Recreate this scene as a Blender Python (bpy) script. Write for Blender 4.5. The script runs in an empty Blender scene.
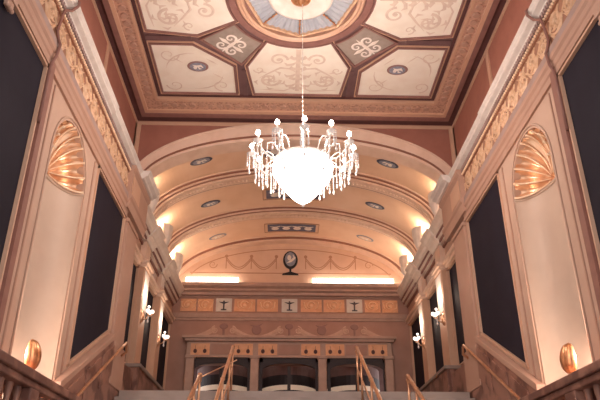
import bpy, bmesh, math, random
from mathutils import Vector, Matrix
random.seed(7)
PI = math.pi
sc = bpy.context.scene
col = sc.collection

# ------------------------------------------------------------------ camera
F_PX = 643.0
PITCH, YAW = math.radians(26.391), math.radians(1.621)
cd = bpy.data.cameras.new('camera'); cam = bpy.data.objects.new('camera', cd); col.objects.link(cam)
cd.sensor_width = 36.0; cd.lens = F_PX/600.0*36.0; cd.clip_start = 0.05; cd.clip_end = 200
cam.location = (-0.275, 0, 0)
cam.rotation_euler = (PI/2+PITCH, 0, -YAW)
sc.camera = cam

# ------------------------------------------------------------------ world, exposure
w = bpy.data.worlds.new('world'); sc.world = w; w.use_nodes = True
bg = w.node_tree.nodes['Background']
bg.inputs[0].default_value = (1.0, 0.91, 0.88, 1); bg.inputs[1].default_value = 1.42
sc.view_settings.view_transform = 'Standard'; sc.view_settings.look = 'None'
sc.view_settings.gamma = 1; sc.view_settings.use_curve_mapping = False
sc.view_settings.exposure = 0.0
BOWL_E = 14.0; BULB_E = 40.0; COVE_W = 23.0; BACK_E = 6.0; NICHE_W = 95.0; SCONCE_W = 16.0; CHAND_W = 265.0

# ------------------------------------------------------------------ helpers
def lin(c):
    return tuple(((v/255)/12.92 if v/255 <= .04045 else ((v/255+.055)/1.055)**2.4) for v in c)
def mat(name, rgb, rough=.6, metal=0, rgb2=None, scale=6, bump=0, bscale=40, tex='noise', emit=None, es=0, spec=.4, lo=.4, hi=.65):
    m = bpy.data.materials.new(name); m.use_nodes = True; nt = m.node_tree; N = nt.nodes; L = nt.links
    b = N['Principled BSDF']; c = lin(rgb)
    b.inputs['Base Color'].default_value = (*c, 1); b.inputs['Roughness'].default_value = rough
    b.inputs['Metallic'].default_value = metal; b.inputs['Specular IOR Level'].default_value = spec
    tc = N.new('ShaderNodeTexCoord')
    if rgb2 is not None:
        if tex == 'noise':
            t = N.new('ShaderNodeTexNoise'); t.inputs['Scale'].default_value = scale; t.inputs['Detail'].default_value = 6; out = t.outputs['Fac']
        elif tex == 'voronoi':
            t = N.new('ShaderNodeTexVoronoi'); t.inputs['Scale'].default_value = scale; out = t.outputs['Distance']
        else:
            t = N.new('ShaderNodeTexWave'); t.inputs['Scale'].default_value = scale; t.inputs['Distortion'].default_value = 9
            t.inputs['Detail'].default_value = 5; t.inputs['Detail Scale'].default_value = 1.6; out = t.outputs['Fac']
        L.new(tc.outputs['Object'], t.inputs['Vector'])
        r = N.new('ShaderNodeValToRGB'); r.color_ramp.elements[0].position = lo; r.color_ramp.elements[1].position = hi
        r.color_ramp.elements[0].color = (*c, 1); r.color_ramp.elements[1].color = (*lin(rgb2), 1)
        L.new(out, r.inputs['Fac']); L.new(r.outputs['Color'], b.inputs['Base Color'])
    if bump:
        t2 = N.new('ShaderNodeTexNoise'); t2.inputs['Scale'].default_value = bscale; t2.inputs['Detail'].default_value = 4
        L.new(tc.outputs['Object'], t2.inputs['Vector'])
        bp = N.new('ShaderNodeBump'); bp.inputs['Strength'].default_value = bump; bp.inputs['Distance'].default_value = .01
        L.new(t2.outputs['Fac'], bp.inputs['Height']); L.new(bp.outputs['Normal'], b.inputs['Normal'])
    if emit:
        b.inputs['Emission Color'].default_value = (*lin(emit), 1); b.inputs['Emission Strength'].default_value = es
    return m
M = dict(
 pier=mat('pier_plaster', (204,172,152), .55, rgb2=(200,167,147), scale=2, bump=.1),
 niche=mat('niche_plaster', (204,180,162), .5, rgb2=(200,175,157), scale=3),
 tan=mat('tan_paint', (212,172,146), .45, rgb2=(207,166,140), scale=2),
 brown=mat('brown_moulding', (150,106,94), .5, rgb2=(140,97,86), scale=5),
 rose=mat('rose_fascia', (190,153,134), .5, rgb2=(185,147,128), scale=2),
 grey=mat('grey_white_cornice', (222,212,204), .5, rgb2=(213,202,194), scale=6),
 greydk=mat('mauve_grey_fascia', (172,146,140), .5, rgb2=(164,138,130), scale=6),
 frieze=mat('frieze_ground', (166,120,96), .5, rgb2=(158,112,88), scale=6),
 gold=mat('gold_leaf', (222,164,120), .36, metal=.7, rgb2=(196,132,90), scale=12, bump=.15),
 goldrel=mat('gilt_relief', (224,188,156), .4, metal=.1, rgb2=(208,166,132), scale=14),
 bead=mat('gilt_bead', (255,226,194), .35, metal=.3),
 shellgold=mat('shell_gold', (246,206,170), .3, metal=.6, rgb2=(226,174,136), scale=6, bump=.1),
 dentil=mat('dentil_brown', (150,104,92), .55, rgb2=(140,96,84), scale=9),
 terra=mat('terracotta_paint', (168,112,96), .65, rgb2=(160,105,90), scale=3),
 dark=mat('dark_glass_panel', (41,37,48), .7, rgb2=(37,33,44), scale=2, spec=.12),
 ceilbeam=mat('mauve_beam', (112,84,84), .6, rgb2=(103,76,77), scale=5),
 ceilcream=mat('cream_ceiling_panel', (245,237,224), .6, rgb2=(239,228,213), scale=3),
 ceilscroll=mat('painted_scroll', (226,208,192), .6, rgb2=(216,196,181), scale=8),
 ceilband=mat('relief_band', (168,126,110), .55, rgb2=(206,164,142), scale=16, tex='voronoi', bump=.6, bscale=30, lo=.15, hi=.55),
 ceilrose=mat('ceiling_rose_brown', (146,106,98), .5, rgb2=(136,97,90), scale=6),
 deep=mat('deep_brown', (92,58,58), .6, rgb2=(84,52,52), scale=5),
 bluegrey=mat('blue_grey_paint', (172,176,184), .55, rgb2=(163,167,177), scale=6),
 slate=mat('slate_paint', (84,84,100), .6, rgb2=(74,74,92), scale=9),
 diamond=mat('sage_grey_paint', (160,146,136), .6, rgb2=(150,136,126), scale=8),
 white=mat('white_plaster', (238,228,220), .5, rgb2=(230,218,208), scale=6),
 vault=mat('vault_apricot', (236,200,172), .55, rgb2=(228,189,158), scale=1.4),
 rib=mat('rib_peach', (234,204,184), .5, rgb2=(226,194,172), scale=4),
 ribline=mat('rib_brown_line', (158,110,92), .5),
 lun=mat('lunette_peach', (226,192,168), .55, rgb2=(218,182,158), scale=2),
 lunline=mat('lunette_scroll', (188,140,114), .6),
 back=mat('back_wall_mauve', (178,138,124), .6, rgb2=(169,129,115), scale=2),
 backtrim=mat('back_trim_mauve', (186,154,140), .5, rgb2=(177,145,131), scale=5),
 orange=mat('orange_panel', (234,178,140), .55, rgb2=(224,164,126), scale=8),
 backscroll=mat('pale_wall_scroll', (206,170,152), .6, rgb2=(198,161,143), scale=8),
 marble=mat('rose_marble', (160,118,102), .4, rgb2=(116,80,70), scale=1.1, tex='wave', lo=.25, hi=.9),
 marblelt=mat('pale_marble', (160,144,136), .4, rgb2=(150,134,126), scale=3),
 brass=mat('brass', (226,182,150), .3, metal=.85, rgb2=(212,166,132), scale=9),
 iron=mat('dark_bronze', (52,42,44), .5, metal=.4),
 blk=mat('black_enamel', (30,26,30), .4),
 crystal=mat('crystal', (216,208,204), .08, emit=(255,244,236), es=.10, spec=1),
 bowl=mat('lit_crystal_basket', (250,246,242), .3, rgb2=(240,234,228), scale=30, emit=(255,238,226), es=BOWL_E),
 bulb=mat('lit_bulb', (255,250,244), .3, rgb2=(252,246,240), scale=10, emit=(255,236,220), es=BULB_E),
 globe=mat('lit_globe', (255,250,244), .3, rgb2=(252,246,240), scale=10, emit=(255,236,222), es=2.6),
 tube=mat('lit_tube', (255,250,244), .3, rgb2=(252,246,240), scale=10, emit=(255,240,222), es=BACK_E),
 lobby=mat('glowing_pale_band', (240,220,200), .5, rgb2=(232,210,190), scale=4, emit=(255,224,196), es=.16),  # pale drum bands, brightness put in as faint emission
 lobbywall=mat('lobby_wall', (116,84,80), .6, rgb2=(104,74,70), scale=4),
 cameo=mat('cameo_blue', (150,150,162), .55, rgb2=(130,132,148), scale=14),
 farcor=mat('far_cornice_lit', (236,222,210), .5, rgb2=(228,212,200), scale=5),  # whiter copy of the cornice grey, lamp light put into its colour
 slateblue=mat('slate_blue_paint', (104,104,124), .6, rgb2=(94,94,116), scale=9),
 vase=mat('faded_vase', (150,114,108), .6),
 orn=mat('frieze_ornament_paint', (244,200,162), .5, rgb2=(236,188,150), scale=9),
 dgrey=mat('dark_cameo', (70,66,74), .55, rgb2=(60,58,66), scale=14),
)

class MB:
    def __init__(s): s.bm = bmesh.new()
    def add(s, vs, fs):
        b = [s.bm.verts.new(v) for v in vs]
        for f in fs:
            try: s.bm.faces.new([b[i] for i in f])
            except ValueError: pass
        return s
    def box(s, x0, x1, y0, y1, z0, z1):
        v = [(x, y, z) for z in (z0, z1) for y in (y0, y1) for x in (x0, x1)]
        return s.add(v, [(0,1,3,2),(4,5,7,6),(0,1,5,4),(2,3,7,6),(0,2,6,4),(1,3,7,5)])
    def prism(s, poly, fn, a0, a1):     # poly of 2D points, fn(p, q, a) -> 3D
        n = len(poly)
        v = [fn(p, q, a0) for p, q in poly]+[fn(p, q, a1) for p, q in poly]
        return s.add(v, [tuple(range(n)), tuple(range(2*n-1, n-1, -1))]+[(i, (i+1) % n, (i+1) % n+n, i+n) for i in range(n)])
    def pyz(s, poly, x0, x1): return s.prism(poly, lambda p, q, a: (a, p, q), x0, x1)
    def pxz(s, poly, y0, y1): return s.prism(poly, lambda p, q, a: (p, a, q), y0, y1)
    def pxy(s, poly, z0, z1): return s.prism(poly, lambda p, q, a: (p, q, a), z0, z1)
    def tube(s, pts, r, n=8, caps=True):
        pts = [Vector(p) for p in pts]; rs = r if isinstance(r, (list, tuple)) else [r]*len(pts)
        rings = []; up = None
        for i, p in enumerate(pts):
            t = (pts[min(i+1, len(pts)-1)]-pts[max(i-1, 0)]).normalized()
            if up is None: up = Vector((0, 0, 1)) if abs(t.z) < .9 else Vector((1, 0, 0))
            a = t.cross(up)
            if a.length < 1e-4: a = t.cross(Vector((0, 1, 0)))
            a.normalize(); b = a.cross(t).normalized(); up = b
            rings.append([s.bm.verts.new(p+(a*math.cos(k*2*PI/n)+b*math.sin(k*2*PI/n))*rs[i]) for k in range(n)])
        for A, B in zip(rings, rings[1:]):
            for k in range(n): s.bm.faces.new((A[k], A[(k+1) % n], B[(k+1) % n], B[k]))
        if caps: s.bm.faces.new(rings[0]); s.bm.faces.new(rings[-1][::-1])
        return s
    def lathe(s, prof, c=(0, 0, 0), n=24, a0=0, a1=2*PI):
        full = abs(a1-a0-2*PI) < 1e-6; k = n if full else n+1; rings = []
        for r, z in prof:
            rings.append([s.bm.verts.new((c[0]+r*math.cos(a0+(a1-a0)*i/n), c[1]+r*math.sin(a0+(a1-a0)*i/n), c[2]+z)) for i in range(k)])
        for A, B in zip(rings, rings[1:]):
            for i in range(n): s.bm.faces.new((A[i], A[(i+1) % k], B[(i+1) % k], B[i]))
        return s
    def ball(s, c, r, sz=1, n=8):
        return s.lathe([(max(1e-4, r*math.sin(PI*i/n)), -r*sz*math.cos(PI*i/n)) for i in range(n+1)], c, n+2)
    def ribbon(s, fr, pts, wd, h):      # raised carved ribbon on frame fr(u, v, h)
        n = len(pts); rows = []
        for i, (u, v) in enumerate(pts):
            a = pts[max(i-1, 0)]; b = pts[min(i+1, n-1)]; dx, dy = b[0]-a[0], b[1]-a[1]; l = math.hypot(dx, dy) or 1
            nx, ny = -dy/l, dx/l; ww = (wd(i/(n-1)) if callable(wd) else wd)/2
            rows.append([s.bm.verts.new(fr(u+nx*ww, v+ny*ww, 0)), s.bm.verts.new(fr(u, v, h)), s.bm.verts.new(fr(u-nx*ww, v-ny*ww, 0))])
        for A, B in zip(rows, rows[1:]):
            s.bm.faces.new((A[0], A[1], B[1], B[0])); s.bm.faces.new((A[1], A[2], B[2], B[1]))
        return s
    def disc(s, fr, c, ru, rv, h, n=20, h0=0):
        o = [s.bm.verts.new(fr(c[0]+ru*math.cos(2*PI*i/n), c[1]+rv*math.sin(2*PI*i/n), h0)) for i in range(n)]
        t = [s.bm.verts.new(fr(c[0]+ru*.9*math.cos(2*PI*i/n), c[1]+rv*.9*math.sin(2*PI*i/n), h)) for i in range(n)]
        for i in range(n): s.bm.faces.new((o[i], o[(i+1) % n], t[(i+1) % n], t[i]))
        s.bm.faces.new(t); return s
    def build(s, name, m, parent=None, smooth=False, bevel=0, kind=None):
        bmesh.ops.recalc_face_normals(s.bm, faces=s.bm.faces[:])
        me = bpy.data.meshes.new(name); s.bm.to_mesh(me); s.bm.free()
        if smooth:
            for p in me.polygons: p.use_smooth = True
        me.materials.append(m if not isinstance(m, str) else M[m])
        o = bpy.data.objects.new(name, me); col.objects.link(o)
        if parent:
            o.parent = parent
        if kind: o['kind'] = kind
        if bevel:
            b = o.modifiers.new('bevel', 'BEVEL'); b.width = bevel; b.segments = 2; b.limit_method = 'ANGLE'
        return o
def struct(o): o['kind'] = 'structure'; return o
def thing(name, label, cat, loc=(0, 0, 0), group=None):
    o = bpy.data.objects.new(name, None); o.empty_display_size = .1; col.objects.link(o); o.location = loc
    return tag(o, label, cat, group)
def tag(o, label, cat, group=None):
    o['label'] = label; o['category'] = cat
    if group: o['group'] = group
    return o
def copy_tree(o, parent=None):
    c = o.copy(); col.objects.link(c); c.parent = parent
    for ch in list(o.children): copy_tree(ch, c)
    return c
def spiral(cx, cy, r0, turns, a0, dirn=1, n=26, rin=.12):
    return [(cx+(r0*(1-(1-rin)*t/n))*math.cos(a0+dirn*2*PI*turns*t/n), cy+(r0*(1-(1-rin)*t/n))*math.sin(a0+dirn*2*PI*turns*t/n)) for t in range(n+1)]
taper = lambda wd: (lambda t: wd*(1-.65*t))
leafw = lambda wd: (lambda t: wd*math.sin(PI*min(max(t, .04), .96)))
def arcpts(c, r, a0, a1, n=12, ry=None):
    ry = ry or r
    return [(c[0]+r*math.cos(a0+(a1-a0)*i/n), c[1]+ry*math.sin(a0+(a1-a0)*i/n)) for i in range(n+1)]
def light(name, kind, loc, energy, color, parent=None, radius=.05, **k):
    l = bpy.data.lights.new(name, kind); l.energy = energy; l.color = lin(color)
    if kind in ('POINT', 'SPOT'): l.shadow_soft_size = radius
    for a, b in k.items(): setattr(l, a, b)
    o = bpy.data.objects.new(name, l); col.objects.link(o); o.location = loc
    if parent: o.parent = parent
    return o

# ------------------------------------------------------------------ key dimensions (metres, eye level = 0)
YPE = 12.9; W = 3.5; WA = 3.9; YT = 13.35; ZC = 8.75; YB = 20.6; Y0 = 3.4; CY = 9.13
ZCOR = 6.77; ZL = 2.2; YL = 13.0; SL = .52
NY, NR, NZ, ND = 8.53, .77, 4.65, .38       # niche centre, radius, springing height

# ------------------------------------------------------------------ side walls
SIDE = {-1: 'left', 1: 'right'}
PILS = ((15.3, 15.95), (17.7, 18.25))
tn = [0]
def trimname(): tn[0] += 1; return 'trim_%d' % tn[0]
wn = [0]
for s in (-1, 1):
    X = lambda v: s*v
    w_ = MB()
    xa, xb = X(W), X(WA+.1)
    w_.pyz([(Y0, -1.7), (Y0, ZCOR-.3), (3.7, ZCOR-.3), (3.7, -1.7)], xa, xb)                 # near jamb
    w_.pyz([(3.7, 5.48), (3.7, ZCOR-.3), (7.07, ZCOR-.3), (7.07, 5.48)], xa, xb)             # over near window
    w_.pyz([(3.7, -1.7), (7.07, -1.7), (7.07, .9), (3.7, .9)], xa, xb)
    w_.pyz([(7.07, -1.7), (7.07, ZCOR-.3), (NY-NR, ZCOR-.3), (NY-NR, -1.7)], xa, xb)
    w_.pyz([(NY+NR, -1.7), (NY+NR, ZCOR-.3), (9.82, ZCOR-.3), (9.82, -1.7)], xa, xb)
    arc = arcpts((NY, NZ), NR, PI, 0, 24)
    for a, b in zip(arc, arc[1:]):
        w_.pyz([a, b, (b[0], ZCOR-.3), (a[0], ZCOR-.3)], xa, X(W+.12))
    w_.pyz([(NY-NR, -1.7), (NY+NR, -1.7), (NY+NR, 1.25), (NY-NR, 1.25)], xa, xb)
    w_.pyz([(9.82, 5.48), (9.82, ZCOR-.3), (11.93, ZCOR-.3), (11.93, 5.48)], xa, xb)
    w_.pyz([(9.82, -1.7), (9.82, 2.05), (11.93, 3.14), (11.93, -1.7)], xa, xb)
    w_.pyz([(11.93, -1.7), (11.93, ZCOR-.3), (YPE, ZCOR-.3), (YPE, -1.7)], xa, xb); w_.pyz([(YPE, 5.6), (YPE, ZCOR-.3), (YT, ZCOR-.3), (YT, 5.6)], xa, xb)
    # attic wall above the cornice
    wall = struct(w_.build('wall_%s' % SIDE[s], 'pier'))
    MB().pyz([(Y0, ZCOR-.3), (Y0, ZC+.1), (YT+.02, ZC+.1), (YT+.02, ZCOR-.3)], X(WA), X(WA+.15)).build('attic_wall', 'terra', wall)
    a = MB()
    a.box(X(WA-.03), X(WA), Y0, YT, ZC-.09, ZC)
    for yy in (4.6, 7.5, 10.4): a.box(X(WA-.03), X(WA), yy, yy+.13, ZCOR, ZC-.09)
    a.box(X(WA-.03), X(WA), YT-.02, YT, ZCOR, ZC-.09)
    a.build('attic_frame', 'tan', wall)
    # niche interior: half cylinder and floor
    n_ = MB(); N_ = 28; zs = [1.25, NZ]
    rr = [[n_.bm.verts.new((X(W+ND*math.sin(PI*i/N_)), NY-NR*math.cos(PI*i/N_), z)) for i in range(N_+1)] for z in zs]
    for i in range(N_): n_.bm.faces.new((rr[0][i], rr[0][i+1], rr[1][i+1], rr[1][i]))
    n_.bm.faces.new(rr[0])
    n_.build('niche', 'niche', wall, smooth=True)
    # thin arch bead round the niche
    b_ = MB(); pts = [(X(W-.012), NY-NR-.05, 1.3)]+[(X(W-.012), y, z) for y, z in arcpts((NY, NZ), NR+.05, PI, 0, 28)]+[(X(W-.012), NY+NR+.05, 1.3)]
    b_.tube(pts, .016, 6); b_.build('niche_bead', 'pier', wall, smooth=True)
    # pier edge mouldings beside the two tall windows
    fm = MB()
    fm.box(X(W-.05), X(W), 7.12, 7.24, .9, 5.62); fm.box(X(W-.03), X(W), 7.24, 7.30, .9, 5.62)
    fm.build('pier_moulding', 'brown', wall)
    fm = MB(); fm.box(X(W-.02), X(W), 9.60, 9.64, 1.9, 5.45); fm.box(X(W-.02), X(W), 7.44, 7.47, 1.3, 5.45); fm.build('pier_panel_line', 'rose', wall)
    # wide pilaster with a sunk panel above it
    pb = MB(); pb.box(X(W-.06), X(W), 12.02, YPE, 2.2, 5.5); pb.box(X(W-.09), X(W), 11.99, YPE+.02, 5.42, 5.5); pb.box(X(W-.12), X(W), 12.0, YPE+.02, 2.2, 2.98)
    pb.build('pilaster', 'rose', wall, bevel=.01)
    # far section wall with three windows
    f_ = MB()
    segs = [(YPE-.1, 13.2), (15.3, 15.95), (17.7, 18.25), (20.5, YB+.1)]
    for y0, y1 in segs: f_.box(X(WA), X(WA+.2), y0, y1, 2.0, 7.1)
    for y0, y1 in ((13.2, 15.3), (15.95, 17.7), (18.25, 20.5)):
        f_.box(X(WA), X(WA+.2), y0, y1, 5.66, 7.1); f_.box(X(WA), X(WA+.2), y0, y1, 2.0, 3.2)
    f_.build('far_wall', 'tan', wall)
    f_ = MB()
    for y0, y1 in PILS: f_.box(X(3.73), X(WA), y0, y1, 2.9, 5.75)
    f_.build('window_pilaster', 'tan', wall, bevel=.015)
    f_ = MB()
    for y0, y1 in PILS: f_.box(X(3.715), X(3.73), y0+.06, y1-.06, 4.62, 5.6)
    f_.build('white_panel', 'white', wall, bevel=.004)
    f_ = MB()
    for y0, y1 in PILS:
        f_.box(X(3.64), X(WA), y0-.07, y1+.07, 5.75, 5.84); f_.box(X(3.69), X(WA), y0-.04, y1+.04, 5.66, 5.75)
        f_.box(X(3.76), X(WA), y0+.04, y1-.04, 5.84, 6.45)
    for y0, y1 in ((YT, 15.23), (16.02, 17.63), (18.32, YB)):
        f_.box(X(3.76), X(WA), y0, y1, 5.78, 5.86); f_.box(X(3.82), X(WA), y0, y1, 5.68, 5.78)
    f_.build('window_head_moulding', 'rib', wall, bevel=.008)
    # -------- windows
    def window(poly, xr, t, cols=1):
        wn[0] += 1
        o = struct(MB().pyz(poly, X(xr), X(xr+.04)).build('window_%d' % wn[0], 'dark'))
        fr = MB()
        cy = sum(p[0] for p in poly)/len(poly); cz = sum(p[1] for p in poly)/len(poly)
        for i in range(len(poly)):
            a, b = poly[i], poly[(i+1) % len(poly)]
            dx, dz = b[0]-a[0], b[1]-a[1]; l = math.hypot(dx, dz); nx, nz = -dz/l, dx/l
            if (cy-a[0])*nx+(cz-a[1])*nz < 0: nx, nz = -nx, -nz
            fr.pyz([a, b, (b[0]+nx*t, b[1]+nz*t), (a[0]+nx*t, a[1]+nz*t)], X(W-.03 if xr < 3.8 else WA-.03), X(xr))
        fr.build('window_frame', 'tan', o)
        return o
    window([(3.7, .9), (7.07, .9), (7.07, 5.48), (3.7, 5.48)], W+.02, .035)
    window([(9.82, 2.05), (11.93, 3.14), (11.93, 5.48), (9.82, 5.48)], W+.02, .035)
    window([(13.2, 3.2), (15.3, 3.2), (15.3, 5.66), (13.2, 5.66)], WA+.04, .03)
    window([(15.95, 3.2), (17.7, 3.2), (17.7, 5.66), (15.95, 5.66)], WA+.04, .03)
    window([(18.25, 3.2), (20.5, 3.2), (20.5, 5.66), (18.25, 5.66)], WA+.04, .03)
    # -------- entablature
    e = MB()   # architrave, three fascias
    prof = [(W+.1, 5.50), (W-.04, 5.50), (W-.04, 5.60), (W-.06, 5.62), (W-.06, 5.70), (W-.09, 5.73), (W-.09, 5.80), (W, 5.82), (W+.1, 5.82)]
    e.pxz([(X(a), b) for a, b in prof], Y0, 11.98)
    ent = struct(e.build(trimname(), 'rose'))
    MB().pxz([(X(a), b) for a, b in [(W+.05, 5.80), (W-.09, 5.80), (W-.07, 5.94), (W-.02, 5.97), (W+.05, 5.97)]], Y0, 11.98).build('grey_fascia', 'greydk', ent)
    MB().pxz([(X(a), b) for a, b in [(W+.05, 5.95), (W-.01, 5.95), (W-.01, 6.42), (W+.05, 6.42)]], Y0, 11.98).build('frieze_ground', 'frieze', ent)
    # carved scroll frieze
    fr = lambda u, v, h: (X(W-.012-h), u, v)
    sg = MB(); L0, p = 4.3, .46; k = 0; y = L0
    vine = [(L0-.3+.03*i, 6.19+.13*math.sin((L0-.3+.03*i-L0)*PI/p)) for i in range(int((11.8-L0+.3)/.03))]
    sg.ribbon(fr, vine, .035, .02)
    while y < 11.7:
        sg_ = 1 if k % 2 == 0 else -1
        c = (y+p*.5, 6.19-sg_*.035)
        sg.ribbon(fr, spiral(c[0], c[1], .165, 1.6, PI if sg_ > 0 else 0, -sg_ if True else 1, 28), taper(.05), .03)
        sg.disc(fr, c, .045, .045, .035, 10)
        for a in range(5):
            th = a*2*PI/5+k; q = (c[0]+.03*math.cos(th), c[1]+.03*math.sin(th))
            sg.ribbon(fr, [q, (c[0]+.1*math.cos(th+.3), c[1]+.1*math.sin(th+.3)), (c[0]+.15*math.cos(th+.8), c[1]+.15*math.sin(th+.8))], leafw(.05), .025)
        for d in (-1, 1):
            sg.ribbon(fr, [(y+d*.03, 6.19-sg_*.02), (y+d*.11, 6.19+sg_*.11), (y+d*.2, 6.19+sg_*.19), (y+d*.24, 6.19+sg_*.15)], leafw(.06), .03)
        for d in (-1, 1):
            sg.ribbon(fr, [(y+d*.16, 6.0), (y+d*.10, 6.06), (y+d*.02, 6.14)], leafw(.06), .025)
            sg.ribbon(fr, [(y+d*.05, 6.38), (y+d*.13, 6.33), (y+d*.17, 6.24)], leafw(.05), .025)
        y += p; k += 1
    sg.build('scroll_relief', 'goldrel', ent, smooth=True)
    # beads
    bd = MB(); y = 4.2
    MB().box(X(W-.04), X(W+.02), Y0, 11.98, 6.42, 6.50).build('bead_fillet', 'frieze', ent)
    while y < 11.95:
        bd.ball((X(W-.05), y, 6.465), .024, 1, 5); y += .062
    bd.build('bead_moulding', 'bead', ent, smooth=True, kind='stuff')
    dn = MB(); y = 4.2
    dn.box(X(W-.03), X(W+.1), Y0, 11.98, 6.50, 6.60)
    dn.build('dentil_ground', 'dentil', ent)
    dn = MB()
    while y < 11.95:
        dn.box(X(W-.075), X(W-.03), y, y+.035, 6.51, 6.59); y += .066
    dn.build('dentils', 'greydk', ent, kind='stuff')
    def cornice(name, y0, y1, d, par, m='grey', z=0):
        pr = [(WA, 6.58), (W-.06-d, 6.58), (W-.08-d, 6.62), (W-.15-d, 6.65), (W-.15-d, 6.70), (W-.19-d, ZCOR-.03), (W-.19-d, ZCOR), (WA, ZCOR)]
        return MB().pxz([(X(a), b+z) for a, b in pr], y0, y1).build(name, m, par)
    cornice('cornice', Y0, 9.9, 0.0, ent)
    cornice('cornice', 9.9, 12.3, -.02, ent)
    # ressaut over the wide pilaster
    r_ = MB(); r_.pxz([(X(a), b) for a, b in [(W+.1, 5.62), (W-.10, 5.62), (W-.12, 5.80), (W-.15, 5.84), (W-.15, 5.9), (W-.11, 5.92), (W-.11, 6.44), (W-.16, 6.5), (W-.16, 6.58), (W+.1, 6.58)]], 11.72, YT+.02)
    rs = struct(r_.build(trimname(), 'rose'))
    MB().box(X(W-.13), X(W-.11), 11.84, 12.5, 5.95, 6.38).build('frieze_panel', 'tan', rs, bevel=.01)
    cornice('cornice', 12.3, YT+.04, .15, rs)
    # far cornice at the vault springing
    z_ = MB(); prof = [(WA+.1, 6.35), (3.78, 6.35), (3.76, 6.45), (3.70, 6.5), (3.70, 6.56), (3.62, 6.6), (3.58, 6.68), (3.5, 6.74), (3.5, ZCOR), (3.66, ZCOR), (3.7, 6.70), (WA+.1, 6.70)]
    z_.pxz([(X(a), b) for a, b in prof], YT+.02, YB)
    fc = struct(z_.build(trimname(), 'farcor'))
    z_ = MB()
    for y0, y1 in ((15.22, 16.03), (17.62, 18.33)):
        z_.pxz([(X(a-.07), b) for a, b in [(WA, 6.36), (3.80, 6.36), (3.76, 6.45), (3.70, 6.5), (3.70, 6.56), (3.62, 6.6), (3.58, 6.68), (3.5, 6.745), (3.5, ZCOR), (3.68, ZCOR), (3.7, 6.70), (WA, 6.70)]], y0, y1)
    z_.build('cornice_break', 'farcor', fc)
    z_ = MB()
    for y0, y1 in ((YT+.02, 15.3), (15.95, 17.7), (18.25, YB)):
        z_.box(X(WA-.03), X(WA), y0+.12, y1-.12, 5.95, 6.25)
    z_.build('far_frieze_panel', 'rose', fc, bevel=.01)
    z_ = MB()
    z_.box(X(3.74), X(WA), YT+.02, YB, 6.38, 6.44); z_.box(X(3.67), X(3.72), YT+.02, YB, 6.505, 6.555); z_.box(X(WA-.05), X(WA), YT+.02, YB, 6.28, 6.36)
    z_.build('cornice_shadow_line', 'brown', fc)
    z_ = MB(); z_.box(X(WA-.07), X(WA), YT+.02, YB, 5.90, 5.97); z_.box(X(WA-.05), X(WA), YT+.02, YB, 5.86, 5.90)
    z_.build('architrave_line', 'farcor', fc)
    # sloping marble dado beside the stairs, and level dado on the landing
    d_ = MB()
    zt = lambda y: 2.05+(y-9.82)*SL
    d_.pyz([(9.3, -1.0), (9.3, zt(9.3)-.16), (11.9, zt(11.9)-.16), (YPE, zt(11.9)-.14), (YPE, -1.0)], X(W-.1), X(W-.001))
    dd = struct(d_.build(trimname(), 'marble'))
    MB().pyz([(9.3, zt(9.3)-.16), (9.3, zt(9.3)-.05), (11.93, zt(11.93)-.05), (11.93, zt(11.93)-.16)], X(W-.14), X(W-.001)).build('dado_cap', 'rose', dd, bevel=.01)
    q_ = MB()
    for i in range(3):
        ya = 9.7+i*.82; yb = ya+.66
        q_.pyz([(ya, zt(ya)-.85), (yb, zt(yb)-.85), (yb, zt(yb)-.28), (ya, zt(ya)-.28)], X(W-.125), X(W-.1))
    q_.build('dado_panel', 'marble', dd, bevel=.01)
    d_ = MB(); d_.box(X(3.55), X(WA-.001), 15.0, YB, 2.2, 3.12); d2 = struct(d_.build(trimname(), 'marble'))
    MB().box(X(3.5), X(WA-.001), 14.96, YB, 3.12, 3.2).build('dado_cap', 'marblelt', d2, bevel=.01)
    MB().box(X(3.65), X(WA-.002), YPE+.03, 14.95, 2.2, 3.0).build('dado_near', 'marble', d2, bevel=.01)

# ------------------------------------------------------------------ floor and stairs
fl = struct(MB().box(-3.95, 3.95, YL, 24, ZL-.2, ZL).build('floor', 'marblelt'))
MB().box(-3.45, 3.45, YL-.06, YL+.12, ZL, ZL+.03).build('landing_nosing', 'marblelt', fl, bevel=.01)
MB().box(-3.95, 3.95, -2.5, 5.8, -1.8, -1.6).build('lower_landing', 'marblelt', fl)
st = thing('staircase', 'broad pale marble flight climbing to the landing in front of the doors', 'stairs', (0, 5.7, -1.6))
n = 23; dz = (ZL+1.6)/n; dy = (YL-5.7)/n
b = MB(); poly = [(0, 0)]
for i in range(n): poly += [(i*dy, (i+1)*dz), ((i+1)*dy, (i+1)*dz)]
poly[-1] = ((n)*dy, n*dz)
poly += [(n*dy, 0)]
poly = [(0, -.1)]+poly[1:-1]+[(n*dy, n*dz-.4), (.6, -.1)]
b.pyz(poly, -3.0, 3.0)
for i in range(n):
    if 5.7+i*dy > 9.42:
        for s in (-1, 1): b.box(s*3.0, s*3.36, i*dy, n*dy, (i+1)*dz-.17, (i+1)*dz)
b.build('steps', 'marblelt', st)

# ------------------------------------------------------------------ ceiling
ce = MB()
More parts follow.
